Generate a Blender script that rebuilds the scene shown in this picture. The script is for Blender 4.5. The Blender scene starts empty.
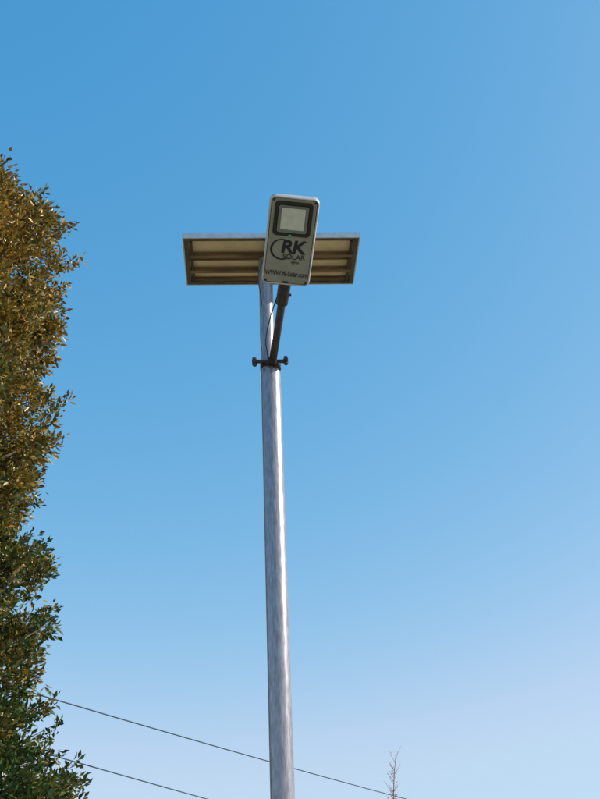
import bpy, math, random
import numpy as np
from mathutils import Vector, Matrix
random.seed(7); rng=np.random.default_rng(7)
scene=bpy.context.scene
scene.view_settings.view_transform='Standard'; scene.view_settings.look='None'; scene.view_settings.exposure=0

# ---------------- helpers ----------------
def link(o,parent=None):
    scene.collection.objects.link(o)
    if parent: o.parent=parent
    return o
def empty(name,loc=(0,0,0)):
    e=bpy.data.objects.new(name,None); e.location=loc; e.empty_display_size=.2
    scene.collection.objects.link(e); return e
def mesh_obj(name,v,f,mat,parent=None,smooth=False,matrix=None,bevel=0):
    m=bpy.data.meshes.new(name); m.from_pydata([tuple(p) for p in v],[],f); m.validate(); m.update()
    import bmesh
    b=bmesh.new(); b.from_mesh(m); bmesh.ops.recalc_face_normals(b,faces=b.faces); b.to_mesh(m); b.free()
    o=bpy.data.objects.new(name,m)
    mats=mat if isinstance(mat,list) else [mat]
    for x in mats: m.materials.append(x)
    if smooth:
        for p in m.polygons: p.use_smooth=True
    link(o,parent)
    if matrix is not None: o.matrix_local=matrix
    if bevel:
        bm=o.modifiers.new('bev','BEVEL'); bm.width=bevel; bm.segments=2; bm.limit_method='ANGLE'
    return o
def tube(pts,radii,n=12,caps=True):
    V=[];F=[]; pts=[Vector(p) for p in pts]
    if not hasattr(radii,'__len__'): radii=[radii]*len(pts)
    ref=None
    for i,p in enumerate(pts):
        d=(pts[min(i+1,len(pts)-1)]-pts[max(i-1,0)]).normalized()
        if ref is None: ref=Vector((1,0,0)) if abs(d.x)<.9 else Vector((0,1,0))
        a=(ref-d*ref.dot(d)).normalized(); ref=a; b=d.cross(a)
        for k in range(n):
            t=2*math.pi*k/n; V.append(p+(a*math.cos(t)+b*math.sin(t))*radii[i])
    for i in range(len(pts)-1):
        for k in range(n):
            F.append((i*n+k,i*n+(k+1)%n,(i+1)*n+(k+1)%n,(i+1)*n+k))
    if caps:
        F.append(tuple(range(n))[::-1]); F.append(tuple((len(pts)-1)*n+k for k in range(n)))
    return V,F
def merge(parts):
    V=[];F=[]
    for v,f in parts:
        o=len(V); V+=list(v); F+=[tuple(i+o for i in q) for q in f]
    return V,F
def box(c,s):
    x,y,z=c; a,b,d=s[0]/2,s[1]/2,s[2]/2
    V=[(x+i*a,y+j*b,z+k*d) for i in(-1,1) for j in(-1,1) for k in(-1,1)]
    return V,[(0,1,3,2),(4,6,7,5),(0,4,5,1),(2,3,7,6),(0,2,6,4),(1,5,7,3)]
def rrect(w,h,r,z,n=7,cy=0,cx=0):
    P=[]
    for sx,sy,a0 in((1,1,0),(-1,1,90),(-1,-1,180),(1,-1,270)):
        for k in range(n):
            a=math.radians(a0+90*k/(n-1))
            P.append((cx+sx*(w/2-r)+r*math.cos(a),cy+sy*(h/2-r)+r*math.sin(a),z))
    return P
def loft(loops,cap0=True,cap1=True):
    V=[];F=[];n=len(loops[0])
    for l in loops: V+=l
    for i in range(len(loops)-1):
        for k in range(n): F.append((i*n+k,i*n+(k+1)%n,(i+1)*n+(k+1)%n,(i+1)*n+k))
    if cap0:F.append(tuple(range(n)))
    if cap1:F.append(tuple((len(loops)-1)*n+k for k in range(n)))
    return V,F

def mat(name,col,rough=.6,metal=0,col2=None,scale=10,detail=4,bump=0,stretch=(1,1,1),rv=0,spec=.5):
    m=bpy.data.materials.new(name); m.use_nodes=True; nt=m.node_tree; b=nt.nodes['Principled BSDF']
    b.inputs['Roughness'].default_value=rough; b.inputs['Metallic'].default_value=metal
    b.inputs['Specular IOR Level'].default_value=spec
    b.inputs['Base Color'].default_value=(*col,1)
    if col2:
        tc=nt.nodes.new('ShaderNodeTexCoord'); mp=nt.nodes.new('ShaderNodeMapping'); mp.inputs['Scale'].default_value=stretch
        ns=nt.nodes.new('ShaderNodeTexNoise'); ns.inputs['Scale'].default_value=scale; ns.inputs['Detail'].default_value=detail
        cr=nt.nodes.new('ShaderNodeValToRGB'); cr.color_ramp.elements[0].position=.35; cr.color_ramp.elements[1].position=.65
        cr.color_ramp.elements[0].color=(*col,1); cr.color_ramp.elements[1].color=(*col2,1)
        nt.links.new(tc.outputs['Object'],mp.inputs[0]); nt.links.new(mp.outputs[0],ns.inputs['Vector'])
        nt.links.new(ns.outputs['Fac'],cr.inputs[0]); nt.links.new(cr.outputs[0],b.inputs['Base Color'])
        if rv:
            mr=nt.nodes.new('ShaderNodeMapRange'); mr.inputs['To Min'].default_value=rough-rv; mr.inputs['To Max'].default_value=rough+rv
            nt.links.new(ns.outputs['Fac'],mr.inputs['Value']); nt.links.new(mr.outputs[0],b.inputs['Roughness'])
        if bump:
            bp=nt.nodes.new('ShaderNodeBump'); bp.inputs['Strength'].default_value=bump; bp.inputs['Distance'].default_value=.01
            nt.links.new(ns.outputs['Fac'],bp.inputs['Height']); nt.links.new(bp.outputs[0],b.inputs['Normal'])
    return m
M_galv=mat('galvanised_steel',(.27,.25,.28),.35,.45,(.42,.40,.43),130,8,.04,(1,1,.16),.05)
M_dark=mat('dark_painted_steel',(.03,.025,.025),.45,.3,(.06,.045,.04),30)
M_arm=mat('arm_steel',(.04,.03,.035),.4,.3,(.075,.06,.06),25)
M_alu=mat('aluminium_frame',(.5,.51,.53),.4,.6,(.62,.63,.65),30)
M_lip=mat('frame_inner_lip',(.07,.055,.04),.5,.3,(.13,.1,.07),14)
M_back=mat('panel_backsheet',(.68,.53,.33),.5,0,(.82,.67,.45),6)
M_rail=mat('mounting_rail',(.11,.07,.04),.5,.2,(.24,.165,.09),14,4,0,(.3,3,1))
M_cell=mat('solar_cells',(.01,.014,.04),.15,0)
M_house=mat('lamp_housing_paint',(.5,.5,.5),.4,.1,(.6,.6,.6),14)
M_face=mat('lamp_face_panel',(.27,.28,.275),.3,0,(.37,.38,.37),7)
M_black=mat('black_gloss',(.012,.014,.014),.15)
M_led=mat('led_diffuser',(.62,.66,.66),.3,0,(.7,.74,.74),40)
M_refl=mat('reflector',(.2,.23,.23),.3,.3)
M_ink=mat('printed_ink',(.008,.015,.025),.5)
M_ink2=mat('printed_ink_grey',(.03,.04,.045),.5)
M_lens=mat('sensor_lens',(.05,.5,.38),.15)
M_cable=mat('cable_rubber',(.02,.06,.09),.6)
M_wood=mat('weathered_wood',(.16,.12,.08),.85,0,(.26,.21,.15),8,5,.3,(4,4,.3))
M_bark=mat('bark',(.1,.075,.05),.9,0,(.2,.15,.1),9,6,.5,(3,3,.6))
M_twig=mat('reddish_twig',(.34,.2,.19),.8,0,(.44,.3,.28),12)

# ---------------- camera ----------------
th=math.radians(29.8); ro=math.radians(2.54)
R=Vector((1,0,0)); Fw=Vector((0,math.cos(th),math.sin(th))); U=Vector((0,-math.sin(th),math.cos(th)))
cx=R*math.cos(ro)-U*math.sin(ro); cy=R*math.sin(ro)+U*math.cos(ro)
cam=bpy.data.cameras.new('camera'); co=bpy.data.objects.new('camera',cam); link(co)
Mx=Matrix.Identity(4)
for i in range(3): Mx[i][0]=cx[i];Mx[i][1]=cy[i];Mx[i][2]=-Fw[i]
Mx[0][3],Mx[1][3],Mx[2][3]=0,0,1.6
co.matrix_world=Mx
cam.sensor_fit='VERTICAL'; cam.sensor_height=36; cam.lens=45.06; cam.clip_end=3000; cam.clip_start=.05
scene.camera=co

# ---------------- light ----------------
SEL,SAZ=math.radians(33),math.radians(92)
w=bpy.data.worlds.new('World'); scene.world=w; w.use_nodes=True; nt=w.node_tree
sky=nt.nodes.new('ShaderNodeTexSky'); sky.sky_type='NISHITA'; sky.sun_disc=False
sky.sun_elevation=SEL; sky.sun_rotation=SAZ; sky.air_density=1.0; sky.dust_density=1.0; sky.ozone_density=1.0
ST=.14
bg=nt.nodes['Background']; bg.inputs['Strength'].default_value=ST
# colour response of a clear, deep-cyan winter sky: per-channel power of the physical sky
sep=nt.nodes.new('ShaderNodeSeparateColor'); com=nt.nodes.new('ShaderNodeCombineColor')
nt.links.new(sky.outputs[0],sep.inputs[0])
for i,(k,p,mxv) in enumerate(((3.3,1.72,.52),(1.12,.72,.73),(1.05,.42,.97))):
    a=nt.nodes.new('ShaderNodeMath'); a.operation='MULTIPLY'; a.inputs[1].default_value=ST
    b=nt.nodes.new('ShaderNodeMath'); b.operation='POWER'; b.inputs[1].default_value=p
    c=nt.nodes.new('ShaderNodeMath'); c.operation='MULTIPLY'; c.inputs[1].default_value=k/ST
    d=nt.nodes.new('ShaderNodeMath'); d.operation='SMOOTH_MIN'; d.inputs[1].default_value=mxv/ST; d.inputs[2].default_value=.2/ST
    nt.links.new(sep.outputs[i],a.inputs[0]); nt.links.new(a.outputs[0],b.inputs[0]); nt.links.new(b.outputs[0],c.inputs[0]); nt.links.new(c.outputs[0],d.inputs[0]); nt.links.new(d.outputs[0],com.inputs[i])
nt.links.new(com.outputs[0],bg.inputs[0])
s=bpy.data.lights.new('sun','SUN'); s.energy=5; s.angle=math.radians(.5); s.color=(1,.91,.78)
so=bpy.data.objects.new('sun',s); link(so)
sd=Vector((math.sin(SAZ)*math.cos(SEL),math.cos(SAZ)*math.cos(SEL),math.sin(SEL)))
so.rotation_euler=sd.to_track_quat('Z','Y').to_euler(); so.location=sd*30

# ---------------- ground ----------------
N=60; V=[];F=[]
for j in range(N+1):
    for i in range(N+1):
        a=(i/N*2-1); b=(j/N*2-1); x=math.copysign(abs(a)**3,a)*1500; y=math.copysign(abs(b)**3,b)*1500
        d=math.hypot(x,y); V.append((x,y,0 if d<12 else .15*math.sin(x*.07)*math.sin(y*.05)*min(1,(d-12)/30)))
for j in range(N):
    for i in range(N): k=j*(N+1)+i; F.append((k,k+1,k+N+2,k+N+1))
M_ground=mat('dry_grass_soil',(.31,.245,.155),.95,0,(.19,.175,.09),1.2,8,.5)
mesh_obj('ground',V,F,M_ground,smooth=True)

# ---------------- street lamp ----------------
PX,PY=-.14,4.26
L=empty('solar_street_lamp',(PX,PY,0))
TL=Matrix.Translation((-PX,-PY,0))
def part(name,VF,m,smooth=False,mtx=None,bevel=0):
    return mesh_obj(name,VF[0],VF[1],m,L,smooth,TL@(mtx if mtx is not None else Matrix.Identity(4)),bevel)
o=part('pole',tube([(PX,PY,0),(PX,PY,2),(PX,PY,4.19),(PX,PY,4.205)],[.050,.0495,.049,.046],40),M_galv,True)
o.modifiers.new('es','EDGE_SPLIT').split_angle=math.radians(40)
part('upper_pole',tube([(PX-.012,PY,4.15),(PX-.012,PY,4.905)],[.036,.036],32),M_galv,True).modifiers.new('es','EDGE_SPLIT')
part('base_plate',merge([box((PX,PY,.012),(.32,.32,.024))]+[tube([(PX+a*.12,PY+b*.12,.02),(PX+a*.12,PY+b*.12,.06)],.012,6) for a in(-1,1) for b in(-1,1)]),M_galv)
# clamp with bolts
cl=[tube([(PX,PY,4.222),(PX,PY,4.246)],.052,32),
    tube([(PX-.088,PY-.045,4.243),(PX+.088,PY-.045,4.236)],.010,10)]
for sx in(-1,1):
    cl.append(tube([(PX+sx*.078,PY-.062,4.24),(PX+sx*.078,PY-.02,4.238)],.012,6))
    cl.append(tube([(PX+sx*.078,PY-.045,4.222),(PX+sx*.078,PY-.045,4.262)],.011,8))
part('clamp',merge(cl),M_dark)
# lamp frame
Ld=Vector((.151,-.889,.433)).normalized(); W=Vector((.995,.133,-.072)); W=(W-Ld*W.dot(Ld)).normalized(); Nn=W.cross(Ld)
B=Vector((-.048,3.93,4.495))
ML=Matrix.Identity(4)
for i in range(3): ML[i][0]=W[i];ML[i][1]=Ld[i];ML[i][2]=Nn[i];ML[i][3]=B[i]
w0,h0,c0=.232,.455,.2275
def rr(dw,z,r=.028,dy=0): return rrect(w0+dw,h0+dw,r,z,cy=c0+dy)
part('lamp_housing',loft([rr(-.018,-.001,.02),rr(-.018,.004,.02),rr(-.014,.007,.022),rr(-.006,.006,.026),rr(0,0,.03),rr(0,-.02,.03),rr(-.012,-.03,.03),rr(-.05,-.052,.03)]),M_house,True,ML).modifiers.new('es','EDGE_SPLIT')
part('lamp_face',loft([rr(-.024,-.002,.018),rr(-.024,.0015,.018)]),M_face,False,ML)
part('face_gasket',loft([rr(-.0182,-.002,.02),rr(-.0182,.0008,.02)]),M_black,False,ML)
# led window: dark bezel, slanted reflector, diffuser
ly=.345
part('led_bezel',loft([rrect(.178,.172,.02,.001,cy=ly),rrect(.178,.172,.02,.006,cy=ly),rrect(.168,.162,.018,.008,cy=ly),rrect(.146,.142,.012,.008,cy=ly),rrect(.142,.138,.01,.003,cy=ly)]),M_black,False,ML)
part('led_reflector',loft([rrect(.14,.136,.01,.0082,cy=ly),rrect(.112,.108,.004,.0042,cy=ly)],False,True),M_refl,False,ML)
part('led_diffuser',loft([rrect(.111,.107,.004,.004,cy=ly),rrect(.111,.107,.004,.0062,cy=ly)]),M_led,False,ML)
part('sensor',tube([(-.005,.262,.004),(-.005,.262,.011),(-.005,.262,.014)],[.008,.007,.003],16),M_lens,True,ML)
# fins on back
part('cooling_fins',merge([box((-.07+.02*k,.24,-.056),(.004,.28,.022)) for k in range(8)]),M_house,False,ML)
# screws
part('rim_screws',merge([tube([(a*.096,b,.004),(a*.096,b,.0095)],.0045,8) for a in(-1,1) for b in(.02,.435)]),M_dark,False,ML)
def text(name,body,size,x,y,m,bold=0,sx=1,italic=0,rot=0):
    c=bpy.data.curves.new(name,'FONT'); c.body=body; c.size=size; c.align_x='CENTER'; c.align_y='CENTER'; c.offset=bold; c.extrude=.0006; c.shear=italic
    c.space_character=.95
    o=bpy.data.objects.new(name,c); link(o); 
    dg=bpy.context.evaluated_depsgraph_get(); me=bpy.data.meshes.new_from_object(o.evaluated_get(dg)); 
    bpy.data.objects.remove(o)
    me.materials.clear(); me.materials.append(m)
    q=bpy.data.objects.new(name,me); link(q,L)
    q.matrix_local=TL@ML@Matrix.Translation((x,y,.0026))@Matrix.Rotation(rot,4,'Z')@Matrix.Diagonal((sx,1,1,1))
text('logo_letters','RK',.092,.016,.2,M_ink,.003,1.0,.1)
text('logo_word','SOLAR',.037,.026,.15,M_ink2,.0006,1.0)
text('logo_small','lights',.02,.034,.124,M_ink2,0,1)
text('web_address','WWW.rk-Solar.com',.038,0,.06,M_ink2,.0006,.66)
# swoosh ring
P=[]; Q=[]
for k in range(33):
    a=math.radians(70+ (250)*k/32); t=k/32; th_=.0085*math.sin(math.pi*t)+.0008
    cxx,cyy=-.03,.188; 
    P.append((cxx+(.052+th_)*math.cos(a),cyy+(.05+th_)*math.sin(a),.003)); Q.append((cxx+.052*math.cos(a)+.001,cyy+.05*math.sin(a),.003))
part('logo_swoosh',(P+Q,[(k,k+1,33+k+1,33+k) for k in range(32)]),M_ink,False,ML)
# arm
e0=ML@Vector((0,-.015,-.028)); e1=ML@Vector((0,.02,-.028))
a0=Vector((PX+.012,PY-.07,4.215)); a1=a0.lerp(e0,.5)+Vector((0,0,-.006)); a2=a0.lerp(e0,.78)
part('arm',tube([a0,a1,a2,e0],[.019,.019,.02,.021],20),M_arm,True)
part('arm_socket',merge([tube([a0.lerp(e0,.74),a0.lerp(e0,.76),e0,e1],[.026,.030,.031,.034],20),
   tube([a0.lerp(e0,.85)+Vector((.02,-.01,0)),a0.lerp(e0,.85)+Vector((.042,-.012,0))],.006,6)]),M_dark,True).modifiers.new('es','EDGE_SPLIT')
part('arm_foot',merge([box((PX+.012,PY-.062,4.235),(.045,.022,.03))]),M_dark,False,None,.004)
# cable loop
def bez(pts,n=30):
    pts=[Vector(p) for p in pts]; out=[]
    P_=[pts[0]]+pts+[pts[-1]]
    for i in range(len(pts)-1):
        for k in range(n//(len(pts)-1)+1):
            t=k/(n//(len(pts)-1)+1); p0,p1,p2,p3=P_[i:i+4]
            out.append(.5*((2*p1)+(p2-p0)*t+(2*p0-5*p1+4*p2-p3)*t*t+(3*p1-p0-3*p2+p3)*t**3))
    out.append(pts[-1]); return out
part('cable',tube(bez([e0+Vector((-.02,0,-.01)),a0.lerp(e0,.6)+Vector((-.045,.0,0)),a0.lerp(e0,.3)+Vector((-.05,-.0,0)),a0.lerp(e0,.1)+Vector((-.03,0,.02)),(PX-.01,PY-.045,4.22)]),.0032,6),M_cable,True)
part('panel_cable',tube(bez([(PX-.02,PY-.05,4.87),(PX-.05,PY-.06,4.75),(PX-.035,PY-.045,4.6),(PX-.045,PY-.04,4.4),(PX-.03,PY-.045,4.25)]),.0022,6),M_cable,True)
# solar panel
MP=Matrix.Translation((-.123,4.29,4.932))@Matrix.Rotation(math.radians(3.6),4,'Z')
pw,pd=.925,.41
fr=[box((0,-pd/2+.003,0),(pw,.006,.034)),box((0,pd/2-.003,0),(pw,.006,.034)),
    box((-pw/2+.003,0,0),(.006,pd-.0125,.034)),box((pw/2-.003,0,0),(.006,pd-.0125,.034))]
part('panel_frame',merge(fr),M_alu,False,MP)
part('panel_frame_lip',merge([
    box((0,-pd/2+.0165,-.0155),(pw-.013,.021,.003)),box((0,pd/2-.0165,-.0155),(pw-.013,.021,.003)),
    box((-pw/2+.0165,0,-.0155),(.021,pd-.056,.003)),box((pw/2-.0165,0,-.0155),(.021,pd-.056,.003))]),M_lip,False,MP)
part('panel_backsheet',box((0,0,.008),(pw-.014,pd-.014,.004)),M_back,False,MP)
part('panel_cells',box((0,0,.0125),(pw-.014,pd-.014,.003)),M_cell,False,MP)
rails=[box((0,-.055,-.013),(pw-.06,.022,.024)),box((0,-.005,-.003),(pw-.06,.010,.008)),box((0,.075,-.013),(pw-.06,.024,.024)),box((0,.162,-.002),(pw-.06,.014,.014))]
part('panel_rails',merge(rails),M_rail,False,MP,.002)
part('panel_braces',merge([box((0,0,-.034),(.07,.3,.006)),box((-.03,0,-.047),(.005,.2,.02)),box((.03,0,-.047),(.005,.2,.02)),
   box((-.42,0,-.0155+.003),(.012,pd-.06,.02)),box((.42,0,-.0155+.003),(.012,pd-.06,.02)),box((.12,-.125,0),(.09,.07,.018))]),M_dark,False,MP)

# ---------------- tree ----------------
T=empty('broadleaf_tree',(-3.44,7.8,0))
zs=[1.2,1.8,2.8,3.2,3.6,4.3,5.1,5.6,6.17,7.0,7.7,8.1,8.35,8.55,8.7]
rs=[.9,1.45,1.68,1.46,1.22,1.38,1.0,1.12,1.26,1.12,1.22,1.12,.98,.68,.25]
prof=lambda z: np.interp(z,zs,rs)
nc=1000
cz=rng.uniform(1.4,8.55,nc); ca=rng.uniform(0,2*np.pi,nc); cf=np.where(rng.random(nc)<.66,rng.uniform(.74,1.06,nc),rng.uniform(.2,.75,nc))
crad=rng.uniform(.09,.26,nc); pr=np.maximum(prof(cz)-crad*.75,.05)*cf
cc=np.stack([pr*np.cos(ca),pr*np.sin(ca),cz],1)
per=rng.integers(230,360,nc); per=(per*(crad/.22)**1.7).astype(int)
idx=np.repeat(np.arange(nc),per); n=len(idx)
d=rng.normal(size=(n,3)); d/=np.linalg.norm(d,axis=1)[:,None]
rad=crad[idx]*rng.random(n)**.45*(1+.13*rng.normal(size=n))
c=cc[idx]+d*rad[:,None]*np.array([1,1,.85])
# protruding sprigs
ns=520; sz=rng.uniform(1.6,8.45,ns); sa=rng.uniform(0,2*np.pi,ns)
SP=[];tw=[]
for k in range(ns):
    r0=prof(sz[k])*.85; b0=np.array([r0*math.cos(sa[k]),r0*math.sin(sa[k]),sz[k]])
    dr=np.array([math.cos(sa[k]),math.sin(sa[k]),rng.uniform(.1,1.3)]); dr/=np.linalg.norm(dr); ln=rng.uniform(.15,.38)
    m_=44; t=rng.uniform(.1,1,m_); SP.append(b0+dr*ln*t[:,None]+rng.normal(size=(m_,3))*.024)
    tw.append((b0,b0+dr*ln))
SP=np.concatenate(SP); c=np.concatenate([c,SP]); d=np.concatenate([d,rng.normal(size=SP.shape)]); n=len(c)
cl_id=np.concatenate([idx,rng.integers(0,nc,len(SP))])
out=c*np.array([1,1,0]); out/=np.linalg.norm(out,axis=1)[:,None]+1e-6
ax=d*.6+out*.5+np.array([0,0,.35])+rng.normal(size=(n,3))*.6; ax/=np.linalg.norm(ax,axis=1)[:,None]
sd_=np.cross(ax,rng.normal(size=(n,3))); sd_/=np.linalg.norm(sd_,axis=1)[:,None]
nr=np.cross(ax,sd_)
ll=rng.uniform(.04,.078,n)[:,None]; lw=ll*rng.uniform(.18,.27,n)[:,None]
v0=c; v1=c+ax*ll*.5+sd_*lw+nr*lw*.4; v2=c+ax*ll-nr*ll*.1; v3=c+ax*ll*.5-sd_*lw+nr*lw*.4
VV=np.stack([v0,v1,v2,v3],1).reshape(-1,3)
b=(np.arange(n)*4)[:,None]; TT=np.concatenate([b,b+1,b+2,b,b+2,b+3],1).reshape(-1)
me=bpy.data.meshes.new('foliage'); me.vertices.add(n*4); me.vertices.foreach_set('co',VV.ravel())
me.loops.add(n*6); me.loops.foreach_set('vertex_index',TT.astype(np.int32))
me.polygons.add(n*2); me.polygons.foreach_set('loop_start',(np.arange(n*2)*3).astype(np.int32)); me.polygons.foreach_set('loop_total',np.full(n*2,3,np.int32))
me.update(); me.validate()
clv=rng.random(nc)
hgt=np.clip((c[:,2]-3.0)/4.4,0,1)
warm=np.clip(-.02+hgt*.6+(clv[cl_id]-.5)*.5+rng.normal(size=n)*.25,0,1)[:,None]
g=np.array([.05,.09,.02]); y=np.array([.44,.25,.04]); col=g*(1-warm)+y*warm
col*=rng.uniform(.5,1.6,n)[:,None]
ca_=me.color_attributes.new('leafcol','FLOAT_COLOR','POINT')
ca_.data.foreach_set('color',np.repeat(np.concatenate([col,np.ones((n,1))],1),4,axis=0).ravel().astype(np.float32))
ml=bpy.data.materials.new('leaves'); ml.use_nodes=True; nt=ml.node_tree; bs=nt.nodes['Principled BSDF']
at=nt.nodes.new('ShaderNodeVertexColor'); at.layer_name='leafcol'; nt.links.new(at.outputs[0],bs.inputs['Base Color'])
bs.inputs['Roughness'].default_value=.36
trn=nt.nodes.new('ShaderNodeBsdfTranslucent'); nt.links.new(at.outputs[0],trn.inputs[0])
mxs=nt.nodes.new('ShaderNodeMixShader'); mxs.inputs[0].default_value=.18
nt.links.new(bs.outputs[0],mxs.inputs[1]); nt.links.new(trn.outputs[0],mxs.inputs[2]); nt.links.new(mxs.outputs[0],nt.nodes['Material Output'].inputs[0])
me.materials.append(ml)
link(bpy.data.objects.new('foliage',me),T)
parts=[tube([(0,0,-.1),(.03,0,.3),(0,.05,1.5),(.06,0,3.5),(-.03,.03,5.5),(.02,0,7.2),(0,0,8.4)],[.24,.17,.145,.12,.085,.05,.015],14)]
for k in range(0,nc,5):
    z1=cc[k,2]; z0=max(1.1,z1-rng.uniform(.5,1.1)); r=.012+.02*(1-z0/9)
    e=cc[k]; mid=np.array([e[0]*.5,e[1]*.5,(z0+z1)/2-.05])
    parts.append(tube([(0,0,z0),tuple(mid),tuple(e)],[r*1.6,r,r*.35],6))
for a_,b_ in tw: parts.append(tube([tuple(a_*np.array([.8,.8,1])),tuple(b_)],[.006,.002],4))
V_,F_=merge(parts); mesh_obj('trunk_and_limbs',V_,F_,M_bark,T,True)

# ---------------- bare sapling ----------------
S=empty('bare_sapling',(.42,6.3,0)); parts=[]; leaves=[]
tp=[(0,0,0),(-.03,0,.8),(.0,.02,1.6),(.02,0,2.2),(.03,0,2.5),(.045,.0,2.62),(.06,.0,2.7),(.1,0,2.77)]
parts.append(tube(tp,[.022,.018,.013,.008,.0035,.0026,.0018,.0009],8))
for k in range(48):
    z=random.uniform(.9,2.68) if k<28 else random.uniform(2.42,2.7); j=max(i for i in range(len(tp)) if tp[i][2]<=z); p=Vector(tp[j]).lerp(Vector(tp[j+1]),(z-tp[j][2])/(tp[j+1][2]-tp[j][2]))
    a=random.uniform(0,6.28); ln=random.uniform(.15,.4) if z<2.1 else random.uniform(.03,.075)
    q=p+Vector((math.cos(a)*ln*.5,math.sin(a)*ln*.5,ln*.6)); q.z=min(q.z,2.74); r=q+Vector((math.cos(a)*ln*.2,0,ln*.4)) 
    parts.append(tube([p,q,r],[.004 if z<2.1 else .0014,.0012,.0006],5))
    for t in (.4,.6,.8,1): 
        e=p.lerp(r,t); u_=Vector((random.uniform(-1,1),random.uniform(-1,1),random.uniform(-1,1))).normalized(); v_=u_.orthogonal().normalized()
        leaves.append(([e,e+u_*.006+v_*.0025,e+u_*.013,e+u_*.006-v_*.0025],[(0,1,2,3)]))
V_,F_=merge(parts); mesh_obj('stem_and_twigs',V_,F_,M_twig,S,True)
V_,F_=merge(leaves); mesh_obj('buds',V_,F_,M_twig,S)

# ---------------- power lines ----------------
def sag(p,q,s_,n=60):
    p,q=Vector(p),Vector(q); return [p.lerp(q,k/n)-Vector((0,0,s_*4*(k/n)*(1-k/n))) for k in range(n+1)]
A=(-8.4,8.1,5.68); Bp=(5.5,35.4,5.72)
w1=tube(sag(A,Bp,.12),.011,6); mesh_obj('power_line',w1[0],w1[1],M_cable,None,True)
A2=(-8.0,7.9,5.0); B2=(2.5,36.4,5.05)
w2=tube(sag(A2,B2,.08),.011,6); mesh_obj('power_line',w2[0],w2[1],M_cable,None,True)
for (x,y_,tt) in((-8.2,8.0,5.9),(4.0,36.0,5.85)):
    parts=[tube([(x,y_,-.2),(x,y_,3),(x,y_,tt)],[.13,.11,.09],14),box((x,y_-.12,tt-.25),(3.2 if x>0 else .9,.09,.1))]
    for dx in(-.4,.4): parts.append(tube([(x+dx,y_-.12,tt-.2),(x+dx,y_-.12,tt-.16),(x+dx,y_-.12,tt-.08)],[.03,.045,.025],10))
    V_,F_=merge(parts); mesh_obj('utility_pole',V_,F_,M_wood)
print('leaves',n)
